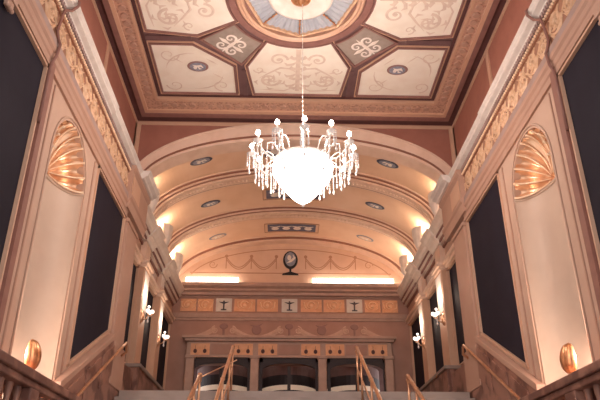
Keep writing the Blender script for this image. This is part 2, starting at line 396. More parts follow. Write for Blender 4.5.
# slab with an octagonal opening: four quadrants of strips
def ceil_hole(mb, hx, hy, R, z0, z1):
    ring = [(R*math.cos(PI/8*i), R*math.sin(PI/8*i)) for i in range(16)]
    def out(a):
        c, s_ = math.cos(a), math.sin(a); k = min(hx/abs(c) if abs(c) > 1e-6 else 1e9, hy/abs(s_) if abs(s_) > 1e-6 else 1e9); return (c*k, s_*k)
    for i in range(16):
        a0, a1 = PI/8*i, PI/8*(i+1); p0, p1 = ring[i], ring[(i+1) % 16]; o0, o1 = out(a0), out(a1)
        pl = [p0, o0]
        ca = math.atan2(hy, hx)
        for cs in ((hx, hy), (-hx, hy), (-hx, -hy), (hx, -hy)):
            an = math.atan2(cs[1], cs[0]) % (2*PI)
            if a0 < an < a1: pl.append(cs)
        pl += [o1, p1]
        mb.pxy([(x, y+CY) for x, y in pl], z0, z1)
ceil_hole(ce, 4.0, 4.22, 1.12, 8.80, 9.0)
ce.box(-4, 4, Y0, CY-4.22, 8.8, 9.0)
ceiling = struct(ce.build('ceiling', 'ceilbeam'))
cf = lambda u, v, h: (u, CY+v, 8.785-h)
def rot(pts, k):
    for _ in range(k): pts = [(-y, x) for x, y in pts]
    return pts
farp = [(-1.0, 3.1), (1.0, 3.1), (1.13, 2.06)]+arcpts((0, 0), 1.38, math.atan2(1.22, .68), PI-math.atan2(1.22, .68), 10)+[(-1.13, 2.06)]
corp = [(-3.1, 1.35), (-2.18, 1.35), (-1.35, 2.05), (-1.35, 3.1), (-3.1, 3.1)]
diap = [(-1.93, 1.27), (-1.33, .82)]+arcpts((0, 0), 1.5, PI-.60, PI-.95, 6)+[(-.82, 1.33), (-1.27, 1.93)]
diap = [(-1.98, 1.22)]+arcpts((0, 0), 1.50, PI-.53, PI/2+.53, 8)+[(-1.22, 1.98)]
def offs(poly, d):
    n = len(poly); cx = sum(p[0] for p in poly)/n; cy = sum(p[1] for p in poly)/n; A = sum(poly[i][0]*poly[(i+1) % n][1]-poly[(i+1) % n][0]*poly[i][1] for i in range(n)); sg = 1 if A > 0 else -1
    out = []
    for i in range(n):
        a, b, c = poly[i-1], poly[i], poly[(i+1) % n]
        def nrm(p, q):
            l = math.hypot(q[0]-p[0], q[1]-p[1]) or 1; return ((q[1]-p[1])/l*sg, -(q[0]-p[0])/l*sg)
        n1, n2 = nrm(a, b), nrm(b, c); mx, my = n1[0]+n2[0], n1[1]+n2[1]; q = mx*mx+my*my
        k = 2*d/max(q, .5); out.append((b[0]+mx*k, b[1]+my*k))
    return out
def frame_ring(mb, poly, d0, d1, z0, z1):
    a, b = offs(poly, d0), offs(poly, d1); n = len(poly)
    for i in range(n):
        j = (i+1) % n
        mb.pxy([(p[0], p[1]+CY) for p in (a[i], a[j], b[j], b[i])], z0, z1)
cream = MB(); rim = MB(); rim2 = MB(); dia = MB(); scr = MB(); dsc = MB()
for k in range(4):
    for pl, kind in ((farp, 0), (corp, 1), (diap, 2)):
        q = rot(offs(pl, -.045) if kind < 2 else pl, k)
        (dia if kind == 2 else cream).pxy([(x, y+CY) for x, y in q], 8.785, 8.81)
        frame_ring(rim, q, .0, .035, 8.745, 8.81)
        if kind < 2: frame_ring(rim2, q, .055, .075, 8.765, 8.81)
    R_ = lambda pts: rot(pts, k)
    def both(mb, pts, wd, h=.004):
        mb.ribbon(cf, R_(pts), wd, h); mb.ribbon(cf, R_([(-x, y) for x, y in pts]), wd, h)
    # big side panels: a stem with mirrored scrolls
    scr.ribbon(cf, R_([(0, 1.5), (0, 2.0), (0, 2.95)]), .10, .004)
    for yy in (1.75, 2.1, 2.45, 2.8):
        both(scr, [(0, yy), (.08, yy+.06), (.16, yy+.02), (.14, yy-.05)], leafw(.12))
    for yy in (1.9, 2.3, 2.65): both(scr, [(.02, yy), (.12, yy+.1), (.24, yy+.12), (.30, yy+.04)], leafw(.09))
    for a in range(5):
        th = a*1.25; both(scr, [(.62, 2.55), (.62+.12*math.cos(th), 2.55+.12*math.sin(th)), (.62+.2*math.cos(th+.5), 2.55+.2*math.sin(th+.5))], leafw(.07))
        both(scr, [(.62+.26*math.cos(th), 2.55+.26*math.sin(th)), (.62+.34*math.cos(th+.25), 2.55+.34*math.sin(th+.25)), (.62+.33*math.cos(th+.6), 2.55+.33*math.sin(th+.6))], leafw(.07))
    both(scr, spiral(.62, 2.55, .24, 1.5, PI, -1), taper(.075)); both(scr, spiral(.42, 1.85, .2, 1.4, PI, 1), taper(.065))
    both(scr, [(0, 2.3), (.18, 2.15), (.38, 2.12), (.62, 2.3), (.86, 2.5)], leafw(.06)); both(scr, [(.05, 2.8), (.3, 2.95), (.6, 2.93), (.9, 2.9)], leafw(.05))
    both(scr, spiral(.85, 2.2, .12, 1.3, 0, 1), taper(.035))
    for (dx_, dy_) in ((.62, 2.55), (.42, 1.85)): scr.disc(cf, R_([(dx_, dy_)])[0], .05, .05, .004, 10); scr.disc(cf, R_([(-dx_, dy_)])[0], .05, .05, .004, 10)
    # corner panels: a wreath of thin scrolls round the cameo
    c = (-2.25, 2.3)
    scr.ribbon(cf, R_([(c[0]+.62*math.cos(t*.25+.2), c[1]+.62*math.sin(t*.25+.2)) for t in range(7)]), leafw(.04), .004)
    scr.ribbon(cf, R_([(c[0]+.62*math.cos(t*.25+3.3), c[1]+.62*math.sin(t*.25+3.3)) for t in range(7)]), leafw(.04), .004)
    scr.ribbon(cf, R_(spiral(-2.75, 1.75, .22, 1.3, 0, 1)), taper(.035), .004); scr.ribbon(cf, R_(spiral(-1.7, 2.8, .2, 1.3, PI/2, 1)), taper(.035), .004)
    scr.ribbon(cf, R_(spiral(-2.75, 2.8, .2, 1.3, PI, -1)), taper(.035), .004)
    for d in ((-1.85, 1.95), (-1.75, 2.45), (-2.6, 1.9)): scr.ribbon(cf, R_([(d[0]-.12, d[1]-.1), d, (d[0]+.12, d[1]+.1)]), leafw(.035), .004)
    # lozenges: white scroll cross
    c = (-1.40, 1.40); e1 = (-.7071, .7071); e2 = (.7071, .7071)
    def D(u, v): return (c[0]+e1[0]*u+e2[0]*v, c[1]+e1[1]*u+e2[1]*v)
    for m_ in (-1, 1):
        for o_ in (-1, 1):
            dsc.ribbon(cf, R_([D(a, b*m_) for a, b in spiral(o_*.14, .14, .125, 1.2, -PI/2, o_, 18)]), taper(.06), .006)
        dsc.ribbon(cf, R_([D(0, 0), D(0, .2*m_), D(0, .33*m_)]), leafw(.10), .006)
    dsc.ribbon(cf, R_([D(-.34, 0), D(0, 0), D(.34, 0)]), leafw(.09), .006)
cream.build('painted_panel', 'ceilcream', ceiling)
dia.build('lozenge_panel', 'diamond', ceiling)
rim.build('panel_moulding', 'ceilrose', ceiling)
rim2.build('beam_moulding', 'tan', ceiling)
scr.build('painted_scrollwork', 'ceilscroll', ceiling)
dsc.build('lozenge_scroll', 'white', ceiling)
# beam bars leading from the lozenges to the border
bm_ = MB()
for k in range(4):
    for x in (-1.23, 1.13):
        bm_.pxy([(p[0], p[1]+CY) for p in rot([(x, 2.2), (x+.10, 2.2), (x+.10, 3.12), (x, 3.12)], k)], 8.76, 8.81)
bm_.build('beam_bar', 'ceilbeam', ceiling)
def ring_sq(t0, t1, z, name, m, zt=8.82):
    mb = MB()
    o = lambda t: (3.13+.77*t, 3.13+1.09*t)
    a, b = o(t0), o(t1)
    A = [(-a[0], -a[1]), (a[0], -a[1]), (a[0], a[1]), (-a[0], a[1])]; B = [(-b[0], -b[1]), (b[0], -b[1]), (b[0], b[1]), (-b[0], b[1])]
    for i in range(4):
        j = (i+1) % 4; mb.pxy([(p[0], p[1]+CY) for p in (A[i], A[j], B[j], B[i])], z, zt)
    return mb.build(name, m, ceiling)
ring_sq(.02, .10, 8.78, 'border_dark_fillet', 'deep')  # narrow deep brown fillet inside the border mouldings
ring_sq(.12, .20, 8.72, 'border_inner_moulding', 'tan')
ring_sq(.20, .52, 8.745, 'border_relief_band', 'ceilband')
ring_sq(.52, .62, 8.70, 'border_moulding', 'tan')
ring_sq(.62, .76, 8.68, 'border_outer_moulding', 'ceilrose')
ring_sq(.76, .985, 8.735, 'border_deep_band', 'deep')
# rosettes on the relief band
ro = MB()
for k in range(4):
    m_ = 30
    for i in range(m_):
        u = -3.2+6.4*(i+.5)/m_; d = 3.13+(.77 if k % 2 else 1.09)*.36
        q = rot([(u, d)], k)[0]
        fr2 = lambda a, b, h: (a, CY+b, 8.745-h)
        ro.disc(fr2, q, .075, .075, .03, 8)
ro.build('band_rosettes', 'rose', ceiling, kind='stuff')

# ceiling rose
rose = thing('ceiling_rose', 'octagonal fluted grey ceiling rose with a gilt rim above the chandelier', 'ceiling rose', (0, CY, 8.75))
MB().lathe([(1.08, .06), (1.08, -.02), (1.12, -.045), (1.16, -.015), (1.19, -.03), (1.22, .0), (1.22, .06)], n=64).build('gilt_rim', 'tan', rose, smooth=False)
MB().lathe([(1.22, .05), (1.25, -.015), (1.37, -.01), (1.38, .05)], n=64).build('outer_band', 'ceilrose', rose)
fan = MB(); K = 96; ri, ro_ = [], []
for i in range(K):
    a = 2*PI*i/K; seg = (a % (PI/4))-PI/8; Rr = 1.04*math.cos(PI/8)/math.cos(seg)
    ri.append(fan.bm.verts.new((.60*math.sin(a), .60*math.cos(a), .10+.012*(i % 2)))); ro_.append(fan.bm.verts.new((Rr*math.sin(a), Rr*math.cos(a), .02+.035*(i % 2))))
for i in range(K): fan.bm.faces.new((ri[i], ri[(i+1) % K], ro_[(i+1) % K], ro_[i]))
fan.build('fluted_fan', 'bluegrey', rose)
oc = MB()
for i in range(8):
    a0, a1 = PI/4*i+0, PI/4*(i+1)
    P_ = lambda a, r: (r*math.sin(a), r*math.cos(a))
    oc.prism([P_(a0, 1.02), P_(a1, 1.02), P_(a1, 1.07), P_(a0, 1.07)], lambda p, q, a: (p, q, a), -.02, .06)
oc.build('octagon_moulding', 'goldrel', rose)
MB().lathe([(1.13, .04), (1.0, .07), (.6, .14)], n=64).build('backing', 'ceilrose', rose)
MB().lathe([(.62, .09), (.62, .04), (.56, .02), (.50, .05), (.30, .04), (.28, .02), (.18, .03), (.01, .04)], n=48).build('dish', 'white', rose, smooth=True)
MB().lathe([(.20, .05), (.19, -.02), (.13, -.06), (.10, -.04), (.06, -.10), (.02, -.16), (.001, -.17)], n=24).build('boss', 'gold', rose, smooth=True)
for i in range(8):
    a = PI/4*i; bl = MB()
    bl.tube([((.64+.034*q)*math.sin(a), (.64+.034*q)*math.cos(a), .04-.002*q) for q in range(12)], [.012 if q % 3 else .026 for q in range(12)], 6)
    bl.build('rib', 'gold', rose, smooth=True)

# cameo plaques helper (oval painted cameo on a frame function)
def cameo(fr, name, label, cat, group=None, ru=.17, rv=.12, outer='slate', inner='cameo', fig='white'):
    o = MB().disc(fr, (0, 0), ru, rv, .012, 28).build(name, outer); tag(o, label, cat, group)
    MB().disc(fr, (0, 0), ru*.8, rv*.8, .018, 24, .01).build('cameo_ground', inner, o)
    g = MB()
    g.disc(fr, (-ru*.25, rv*.1), ru*.18, rv*.3, .028, 10, .015); g.ribbon(lambda u, v, h: fr(u, v, h+.018), [(-ru*.45, -rv*.4), (-ru*.1, -rv*.1), (ru*.3, -rv*.25), (ru*.5, .1*rv)], leafw(rv*.5), .01)
    g.ribbon(lambda u, v, h: fr(u, v, h+.018), [(0, -rv*.1), (ru*.15, rv*.35), (ru*.35, rv*.3)], leafw(rv*.3), .01)
    g.build('relief_figure', fig, o)
    return o
for s in (-1, 1):
    e = lambda u, v, h, s=s: (s*2.17+u, CY+2.12+v, 8.784-h)
    cameo(e, 'ceiling_cameo', 'oval blue cameo in the cream corner panel at the far %s of the ceiling' % SIDE[s], 'cameo', 'oval cameos in the flat ceiling', .23, .18, 'vase', 'cameo')

# ------------------------------------------------------------------ vault
VS, VA, VBb = 7.0, 3.9, 1.65
def vp(t, d=0): return ((VA-d)*math.cos(t), VS+(VBb-d)*math.sin(t))
va = MB(); NT = 64
for i in range(NT):
    a, b = PI*i/NT, PI*(i+1)/NT
    va.pxz([vp(a), vp(b), vp(b, -.1), vp(a, -.1)], YT+.05, YB)
for s in (-1, 1): va.box(s*VA, s*(VA+.15), YT, YB, 6.6, 7.05)
vault = struct(va.build('ceiling_vault', 'vault', smooth=False)); vault.name = 'ceiling.001'
def ribmesh(mb, y0, y1, d0, d1, dd=.0):
    for i in range(NT):
        a, b = PI*i/NT, PI*(i+1)/NT
        mb.pxz([vp(a, d1), vp(b, d1), vp(b, d0), vp(a, d0)], y0, y1)
r1 = MB(); r2 = MB()
for yc in (15.75, 18.22):
    ribmesh(r1, yc-.30, yc+.30, 0, .09); ribmesh(r1, yc-.17, yc+.17, .09, .14)
    ribmesh(r1, yc-.42, yc-.38, 0, .03); ribmesh(r1, yc+.38, yc+.42, 0, .03)
    for q in (-.235, .235): ribmesh(r2, yc+q-.02, yc+q+.02, .09, .105)
    ribmesh(r2, yc-.325, yc-.30, 0, .05); ribmesh(r2, yc+.30, yc+.325, 0, .05)
ribmesh(r1, 20.28, YB, 0, .13); ribmesh(r1, 20.12, 20.17, 0, .03)
ribmesh(r2, 20.25, 20.28, 0, .07)
r1.build('vault_rib', 'rib', vault); r2.build('rib_line', 'ribline', vault)
bd = MB()
for yc in (15.75, 18.22):
    for i in range(3, 90):
        t = PI*i/93; x, z = vp(t, .16)
        bd.ball((x, yc, z), .03, 1, 4)
bd.build('rib_beading', 'rib', vault, kind='stuff')
# front archivolt and tympanum
ty = MB(); OA, OB, IA, IB = 3.9, 1.72, 3.62, 1.30
ZS = 7.0
for i in range(NT):
    a, b = PI*i/NT, PI*(i+1)/NT
    pa, pb = (OA*math.cos(a), ZS+OB*math.sin(a)), (OA*math.cos(b), ZS+OB*math.sin(b))
    ty.pxz([pa, pb, (pb[0], 8.9), (pa[0], 8.9)], YT, YT+.2)
tym = struct(ty.build(trimname(), 'terra'))
ar = MB()
for i in range(NT):
    a, b = PI*i/NT, PI*(i+1)/NT
    def E(k, t): return ((OA+(IA-OA)*k)*math.cos(t), ZS+(OB+(IB-OB)*k)*math.sin(t))
    ar.pxz([E(0, a), E(0, b), E(.8, b), E(.8, a)], YT-.03, YT+.5)
    ar.pxz([E(.8, a), E(.8, b), E(1, b), E(1, a)], YT+.05, YT+.5)
    ar.pxz([E(0, a), E(0, b), E(.12, b), E(.12, a)], YT-.05, YT)
ar.build('archivolt', 'rib', tym)
al = MB()
for i in range(NT):
    a, b = PI*i/NT, PI*(i+1)/NT
    al.pxz([E(.78, a), E(.78, b), E(.82, b), E(.82, a)], YT-.035, YT+.04)
al.build('archivolt_line', 'ribline', tym)
fr_ = MB(); fr_.box(-WA, WA, YT-.02, YT, ZC-.13, ZC-.04)
for s in (-1, 1): fr_.box(s*WA, s*(WA-.13), YT-.02, YT, 6.8, ZC-.13)
fr_.build('tympanum_frame', 'tan', tym)
# cameos on the vault
BAY = (14.5, 17.0, 19.45); bn = ('front', 'middle', 'rear')
for s in (-1, 1):
    for k, yc in enumerate(BAY):
        tt = math.acos(2.43/VA)
        def fr3(u, v, h, s=s, yc=yc, tt=tt):
            t = tt+v/2.6; x, z = vp(t, .01+h); return (s*x, yc+u*1.0, z)
        # long axis across the bay
        def fr4(u, v, h, f=fr3): return f(v, u, h)
        cameo(fr4, 'vault_cameo', 'oval grey cameo on the %s side of the vault, in its %s bay' % (SIDE[s], bn[k]), 'cameo', 'oval cameos on the vault', .24, .17, 'slate' if k < 2 else 'cameo', 'cameo' if k < 2 else 'lun')
for k, yc in enumerate(BAY):
    def fr5(u, v, h, yc=yc):
        t = PI/2-u/VA; x, z = vp(t, .01+h); return (x, yc-.0+v, z)
    if k == 0: lab = 'blue oblong painted plaque on the vault crown, half hidden behind the chandelier top'
    elif k == 1: lab = 'blue oblong painted plaque on the vault crown just under the chandelier bowl'
    else: lab = 'rearmost blue oblong painted plaque on the vault crown, fully in view'
    o = MB(); N2 = 12
    for i in range(N2):
        u0, u1 = -.8+1.6*i/N2, -.8+1.6*(i+1)/N2
        o.add([fr5(u0, -.27, .012), fr5(u1, -.27, .012), fr5(u1, .27, .012), fr5(u0, .27, .012), fr5(u0, -.27, 0), fr5(u1, -.27, 0), fr5(u1, .27, 0), fr5(u0, .27, 0)], [(0,1,2,3), (0,1,5,4), (2,3,7,6)]+([(0,3,7,4)] if i == 0 else [])+([(1,2,6,5)] if i == N2-1 else []))
    o = tag(o.build('vault_plaque', 'slateblue'), lab, 'plaque', 'oblong plaques along the vault crown')
    g = MB(); f6 = lambda u, v, h: fr5(u, v, h+.013)
    for q in (-.55, -.18, .18, .55):
        g.disc(f6, (q, .05), .13, .10, .014, 12); g.ribbon(f6, [(q-.18, -.14), (q, -.04), (q+.18, -.14)], leafw(.12), .01)
    g.build('painted_figures', 'white', o)
    # bay outline fillets
    ol = MB()
    loop = [(-.9+1.8*i/N2, -.34) for i in range(N2+1)]+[(.9-1.8*i/N2, .34) for i in range(N2+1)]+[(-.9, -.34)]
    ol.tube([fr5(u, v, .004) for u, v in loop], .012, 4)
    ol.build('plaque_border', 'lunline', o)

# ------------------------------------------------------------------ back wall
bw = MB()
bw.box(-4.1, -3.25, YB, YB+.3, 2.1, 7.0); bw.box(3.25, 4.1, YB, YB+.3, 2.1, 7.0)
bw.box(-3.25, 3.25, YB, YB+.3, 4.4, 7.0)
back = struct(bw.build('wall_back', 'back'))
lu = MB()
for i in range(NT):
    a, b = PI*i/NT, PI*(i+1)/NT
    pa, pb = vp(a, -.05), vp(b, -.05)
    lu.pxz([(pa[0], 7.0), (pb[0], 7.0), pb, pa], YB, YB+.3)
lu.build('lunette', 'lun', back)
ff = lambda u, v, h: (u, YB-h, v)
ls = MB()
for d in (-1, 1):
    for x0, x1 in ((.5, 1.35), (1.35, 2.2)):
        for off in (0, .07): ls.ribbon(ff, [(d*(x0+(x1-x0)*i/12), 8.0-off-.35*math.sin(PI*i/12)) for i in range(13)], .03, .005)
    for x0 in (.5, 1.35, 2.2): ls.ribbon(ff, [(d*x0, 7.6), (d*x0, 8.1)], .03, .005); ls.disc(ff, (d*x0, 8.05), .06, .06, .006, 10)
    ls.ribbon(ff, spiral(d*2.65, 7.75, .15, 1.4, 0, d), taper(.03), .005)
ls.ribbon(ff, [(-3.4, 7.45), (3.4, 7.45)], .035, .008)
ls.ribbon(ff, [(3.45*math.cos(PI*i/40), 7.1+1.22*math.sin(PI*i/40)) for i in range(3, 38)], .03, .008)
ls.build('lunette_scrollwork', 'lunline', back)
# urn
un = tag(MB().disc(ff, (-.02, 7.93), .25, .33, .03, 28).build('lunette_urn', 'blk'), 'dark oval urn cameo on a small foot, centred on the lunette', 'urn')
MB().disc(ff, (-.02, 7.95), .19, .26, .04, 24, .03).build('urn_face', 'cameo', un)
g = MB(); f7 = lambda u, v, h: ff(u, v, h+.04)
g.disc(f7, (-.06, 8.0), .07, .1, .02, 10); g.ribbon(f7, [(-.15, 7.8), (0, 7.88), (.12, 8.0), (.06, 8.12)], leafw(.1), .015); g.build('urn_figure', 'white', un)
g = MB(); g.pxz([(-.06, 7.62), (-.05, 7.50), (-.28, 7.43), (-.3, 7.38), (.26, 7.38), (.24, 7.43), (.01, 7.50), (.02, 7.62)], YB-.03, YB-.001)
g.build('urn_foot', 'blk', un)
# cornice of the back wall with cove behind it
bc = MB(); prof = [(YB, 6.62), (20.42, 6.62), (20.40, 6.70), (20.3, 6.74), (20.3, 6.80), (20.18, 6.86), (20.14, 6.95), (20.2, 6.98), (20.24, 6.90), (YB, 6.90)]
bc.prism(prof, lambda p, q, a: (a, p, q), -3.75, 3.75)
bct = struct(bc.build(trimname(), 'backtrim'))
bf = MB(); bf.box(-3.88, 3.88, YB-.05, YB, 5.80, 5.88); bf.box(-3.88, 3.88, YB-.08, YB, 5.88, 5.98); bf.box(-3.88, 3.88, YB-.05, YB, 5.98, 6.04); bf.box(-3.88, 3.88, YB-.04, YB, 6.58, 6.62)
bf.build('frieze_moulding', 'backtrim', bct, bevel=.008)
orp = MB(); pal = MB(); og = MB(); pg = MB(); f8 = lambda u, v, h: (u, YB-.03-h, v)
spans = [(-3.62, -2.55), (-1.86, -.42), (.33, 1.78), (2.45, 3.55)]
for a, b in spans:
    m_ = (a+b)/2
    for x0, x1 in ((a, m_-.03), (m_+.03, b)):
        orp.box(x0, x1, YB-.03, YB, 6.1, 6.52); c = (x0+x1)/2
        og.ribbon(f8, spiral(c-.02, 6.31, .15, 1.3, .5, 1), taper(.05), .02)
        for q in (-1, 1):
            og.ribbon(f8, [(c+q*.1, 6.18), (c+q*.2, 6.25), (c+q*.24, 6.42), (c+q*.14, 6.46)], leafw(.06), .02)
        og.disc(f8, (c, 6.31), .06, .06, .03, 10)
for c in (-2.2, -.04, 2.11):
    pal.box(c-.26, c+.26, YB-.04, YB, 6.09, 6.54)
    f9 = lambda u, v, h: (u, YB-.04-h, v)
    pg.ribbon(f9, [(c-.16, 6.42), (c, 6.38), (c+.16, 6.42)], leafw(.07), .02); pg.ribbon(f9, [(c, 6.46), (c, 6.16)], .05, .02); pg.ribbon(f9, [(c-.09, 6.16), (c+.09, 6.16)], .04, .02)
orp.build('orange_frieze_panel', 'orange', bct); pal.build('pale_frieze_panel', 'grey', bct); og.build('frieze_ornament', 'orn', bct); pg.build('torch_ornament', 'dgrey', bct)
# painted scroll pediments over the doors
ps = MB(); pu = MB(); DC = (-2.17, -.04, 2.09)
for c in DC:
    for d in (-1, 1):
        ps.ribbon(ff, [(c+d*(.95-.68*t/12), 5.24+.30*(t/12)**1.5) for t in range(13)], .16, .01)
        ps.ribbon(ff, [(c+d*(1.0-.85*t/12), 5.2+.06*(t/12)) for t in range(13)], .16, .008)
        ps.ribbon(ff, spiral(c+d*.28, 5.48, .13, 1.4, PI/2, -d), taper(.07), .012)
    pu.disc(ff, (c, 5.62), .14, .1, .012, 14); pu.ribbon(ff, [(c, 5.55), (c, 5.3)], .08, .01); pu.ribbon(ff, [(c-.15, 5.27), (c+.15, 5.27)], .06, .01)
for c in (-1.1, 1.02):
    pu.disc(ff, (c, 5.50), .16, .16, .008, 14); pu.ribbon(ff, [(c-.2, 5.66), (c, 5.6), (c+.2, 5.72)], leafw(.1), .008)
ps.build('painted_scroll_pediment', 'backscroll', back); pu.build('painted_vase', 'vase', back)

# ------------------------------------------------------------------ door surround and doors
ds = MB(); ds.box(-3.42, 3.36, 20.12, YB, 5.12, 5.2); ds.box(-3.34, 3.28, 20.2, YB, 5.04, 5.12); ds.box(-3.28, 3.22, 20.34, YB, 4.55, 5.04)
sur = struct(ds.build(trimname(), 'backtrim', bevel=.008))
cols = MB()
for c in (-3.14, -1.12, 1.0, 3.1):
    cols.box(c-.13, c+.13, 20.26, YB, ZL, 4.55); cols.box(c-.16, c+.16, 20.22, YB, 4.50, 4.6); cols.box(c-.16, c+.16, 20.22, YB, ZL, 2.5)
cols.build('door_pilaster', 'backtrim', sur, bevel=.02)
for c, in [(v,) for v in (-3.14, -1.12, 1.0, 3.1)]: pass
op = MB(); og = MB(); f10 = lambda u, v, h: (u, 20.315-h, v); gp = MB()
for c in DC:
    for d in (-1, 1):
        x = c+d*.68; op.box(x-.30, x+.30, 20.32, 20.34, 4.62, 4.98)
        for q in (-.15, .15):
            og.disc(f10, (x+q, 4.74), .06, .07, .02, 10); og.ribbon(f10, [(x+q, 4.78), (x+q, 4.92)], leafw(.08), .02)
    gp.box(c-.34, c+.34, 20.32, 20.34, 4.64, 4.96)
op.build('orange_urn_panel', 'orange', sur); og.build('urn_ornament', 'deep', sur); gp.build('grey_panel', 'greydk' if False else 'back', sur)
for k, c in enumerate(DC):
    x0, x1 = c-.93, c+.93
    d = struct(MB().box(x0, x0+.10, 20.42, 20.5, ZL, 4.55).box(x1-.10, x1, 20.42, 20.5, ZL, 4.55).box(c-.05, c+.05, 20.42, 20.5, ZL, 4.3).box(x0, x1, 20.42, 20.5, 4.42, 4.55).build('door_%d' % (k+1), 'iron'))
    sw = MB(); pts = [(x0+.1, 4.44), (x0+.1, 4.2)]+[(x0+.1+(x1-x0-.2)*i/16, 4.2+.16*math.sin(PI*i/16)**.5) for i in range(17)]+[(x1-.1, 4.44)]
    for i in range(16):
        a = (x0+.1+(x1-x0-.2)*i/16, 4.22+.18*math.sin(PI*i/16)**.5); b = (x0+.1+(x1-x0-.2)*(i+1)/16, 4.22+.18*max(0, math.sin(PI*(i+1)/16))**.5)
        sw.pxz([a, b, (b[0], 4.44), (a[0], 4.44)], 20.43, 20.49)
    sw.build('arched_head', 'iron', d)
    # curved drum of the entrance behind
    def band(z0, z1, r, m, nm, yc=22.6):
        mb = MB()
        for i in range(18):
            a, b = PI+.35+(PI-.7)*i/18, PI+.35+(PI-.7)*(i+1)/18
            A = (c+r*math.cos(a), yc+1.5*math.sin(a)); B = (c+r*math.cos(b), yc+1.5*math.sin(b))
            mb.pxy([A, B, (B[0], B[1]+.05), (A[0], A[1]+.05)], z0, z1)
        mb.build(nm, m, d)
    band(4.18, 4.5, 1.0, 'lobbywall', 'drum_head'); band(3.86, 4.18, 1.0, 'iron', 'drum_rail'); band(3.70, 3.86, 1.0, 'lobby', 'drum_band'); band(3.60, 3.70, .99, 'iron', 'drum_lower_rail'); band(3.48, 3.60, 1.0, 'lobby', 'drum_lower_band')
    band(2.2, 3.48, .98, 'lobbywall', 'drum_glass')
lb = MB(); lb.box(-3.6, 3.6, 23.6, 23.8, 2.0, 5.0); lb.box(-3.6, 3.6, 20.95, 23.6, 4.9, 5.0)
lobby = lb.build('lobby_back', 'lobbywall', back)
for k, c in enumerate(DC):
    for q in (-.45, .45):
        if k == 0 and q < 0: continue
        o = tag(MB().box(c+q-.22, c+q+.22, 21.2, 21.45, 4.78, 4.84).build('lobby_light', 'tube'), 'slim lit ceiling strip in the lobby seen through the %s door, %s pane' % (('left', 'middle', 'right')[k], 'left' if q < 0 else 'right'), 'light', 'lobby ceiling lights')

# ------------------------------------------------------------------ shells and uplights in the niches
for s in (-1, 1):
    X = lambda v: s*v
    sh = MB(); NA, NB = 84, 14; RIBS = 9
    # scallop half dome: ribs radiate from the back of the springing
    grid = []
    for j in range(NB+1):
        row = []
        v = j/NB
        for i in range(NA+1):
            t = PI*i/NA                                   # along the front arch
            fl_ = abs(math.sin(t*RIBS))                   # flutes
            ph = v*PI/2
            # from focus at niche back (v=0) to the front arch (v=1)
            yy = -math.cos(t)*NR*math.sin(ph); zz = math.sin(t)*NR*math.sin(ph)
            dep = ND*math.cos(ph)
            k_ = .90+.13*fl_*math.sin(ph)**.5
            dep += .05*(fl_-.5)*math.sin(2*ph)
            row.append(sh.bm.verts.new((X(W-.01+dep+.04*fl_*math.sin(ph)), NY+yy*min(k_, 1.02), NZ+max(0, zz*min(k_, 1.0)+.01))))
        grid.append(row)
    for j in range(NB):
        for i in range(NA):
            f = (grid[j][i], grid[j][i+1], grid[j+1][i+1], grid[j+1][i]); sh.bm.faces.new(f)
    sh_o = tag(sh.build('niche_shell', 'shellgold', smooth=True), 'large gilded scallop shell filling the arched niche head on the %s wall' % SIDE[s], 'shell', 'gilded niche shells')
    rb = MB()
    for i in range(RIBS+1):
        t = PI*i/RIBS; pts = []
        for j in range(1, 13):
            ph = j/12*PI/2; pts.append((X(W-.03+(ND-.02)*math.cos(ph)), NY-math.cos(t)*NR*.91*math.sin(ph), NZ+.015+math.sin(t)*NR*.90*math.sin(ph)))
        rb.tube(pts, [.006+.013*j/12 for j in range(1, 13)], 6)
    rb.build('shell_rib', 'bead', sh_o, smooth=True)
    lp = MB(); lp.tube([(X(W-.015+ND*math.sin(PI*i/24)), NY-NR*math.cos(PI*i/24), NZ) for i in range(25)], .022, 6); lp.build('shell_lip', 'niche', sh_o, smooth=True)
    # uplight
    ul = thing('niche_uplight', 'gold egg shaped shell uplight standing in the niche on the %s wall' % SIDE[s], 'uplight', (X(W-.06), 8.2, 1.84), 'gold niche uplights')
    u_ = MB(); n1, n2 = 48, 14; g = []
    for j in range(n2+1):
        v = j/n2; zz = -.20+.41*v; r = .004+.145*math.sqrt(max(0, 1-(2*v-1)**2))*(1.06-.2*v)
        g.append([u_.bm.verts.new((-s*(r*(1+.07*abs(math.sin(PI*i/n1*5+v*1.2)))*.9*math.sin(PI*i/n1)), -r*(1+.07*abs(math.sin(PI*i/n1*5+v*1.2)))*math.cos(PI*i/n1), zz)) for i in range(n1+1)])
    for j in range(n2):
        for i in range(n1): u_.bm.faces.new((g[j][i], g[j][i+1], g[j+1][i+1], g[j+1][i]))
    u_.build('shell_shade', 'gold', ul, smooth=True)
    MB().lathe([(.001, -.26), (.03, -.25), (.04, -.22), (.02, -.19), (.03, -.16)], n=14).build('finial', 'brass', ul, smooth=True)
    MB().tube([(0, 0, -.22), (s*.1, .05, -.26), (s*.3, .12, -.26)], .014, 8).build('support_arm', 'brass', ul, smooth=True)
    MB().ball((s*.04, .02, .0), .03).build('lamp_bulb', 'globe', ul, smooth=True)
    light('niche_lamp', 'POINT', (s*.16, -.26, .05), NICHE_W, (255,228,208), ul, .06)

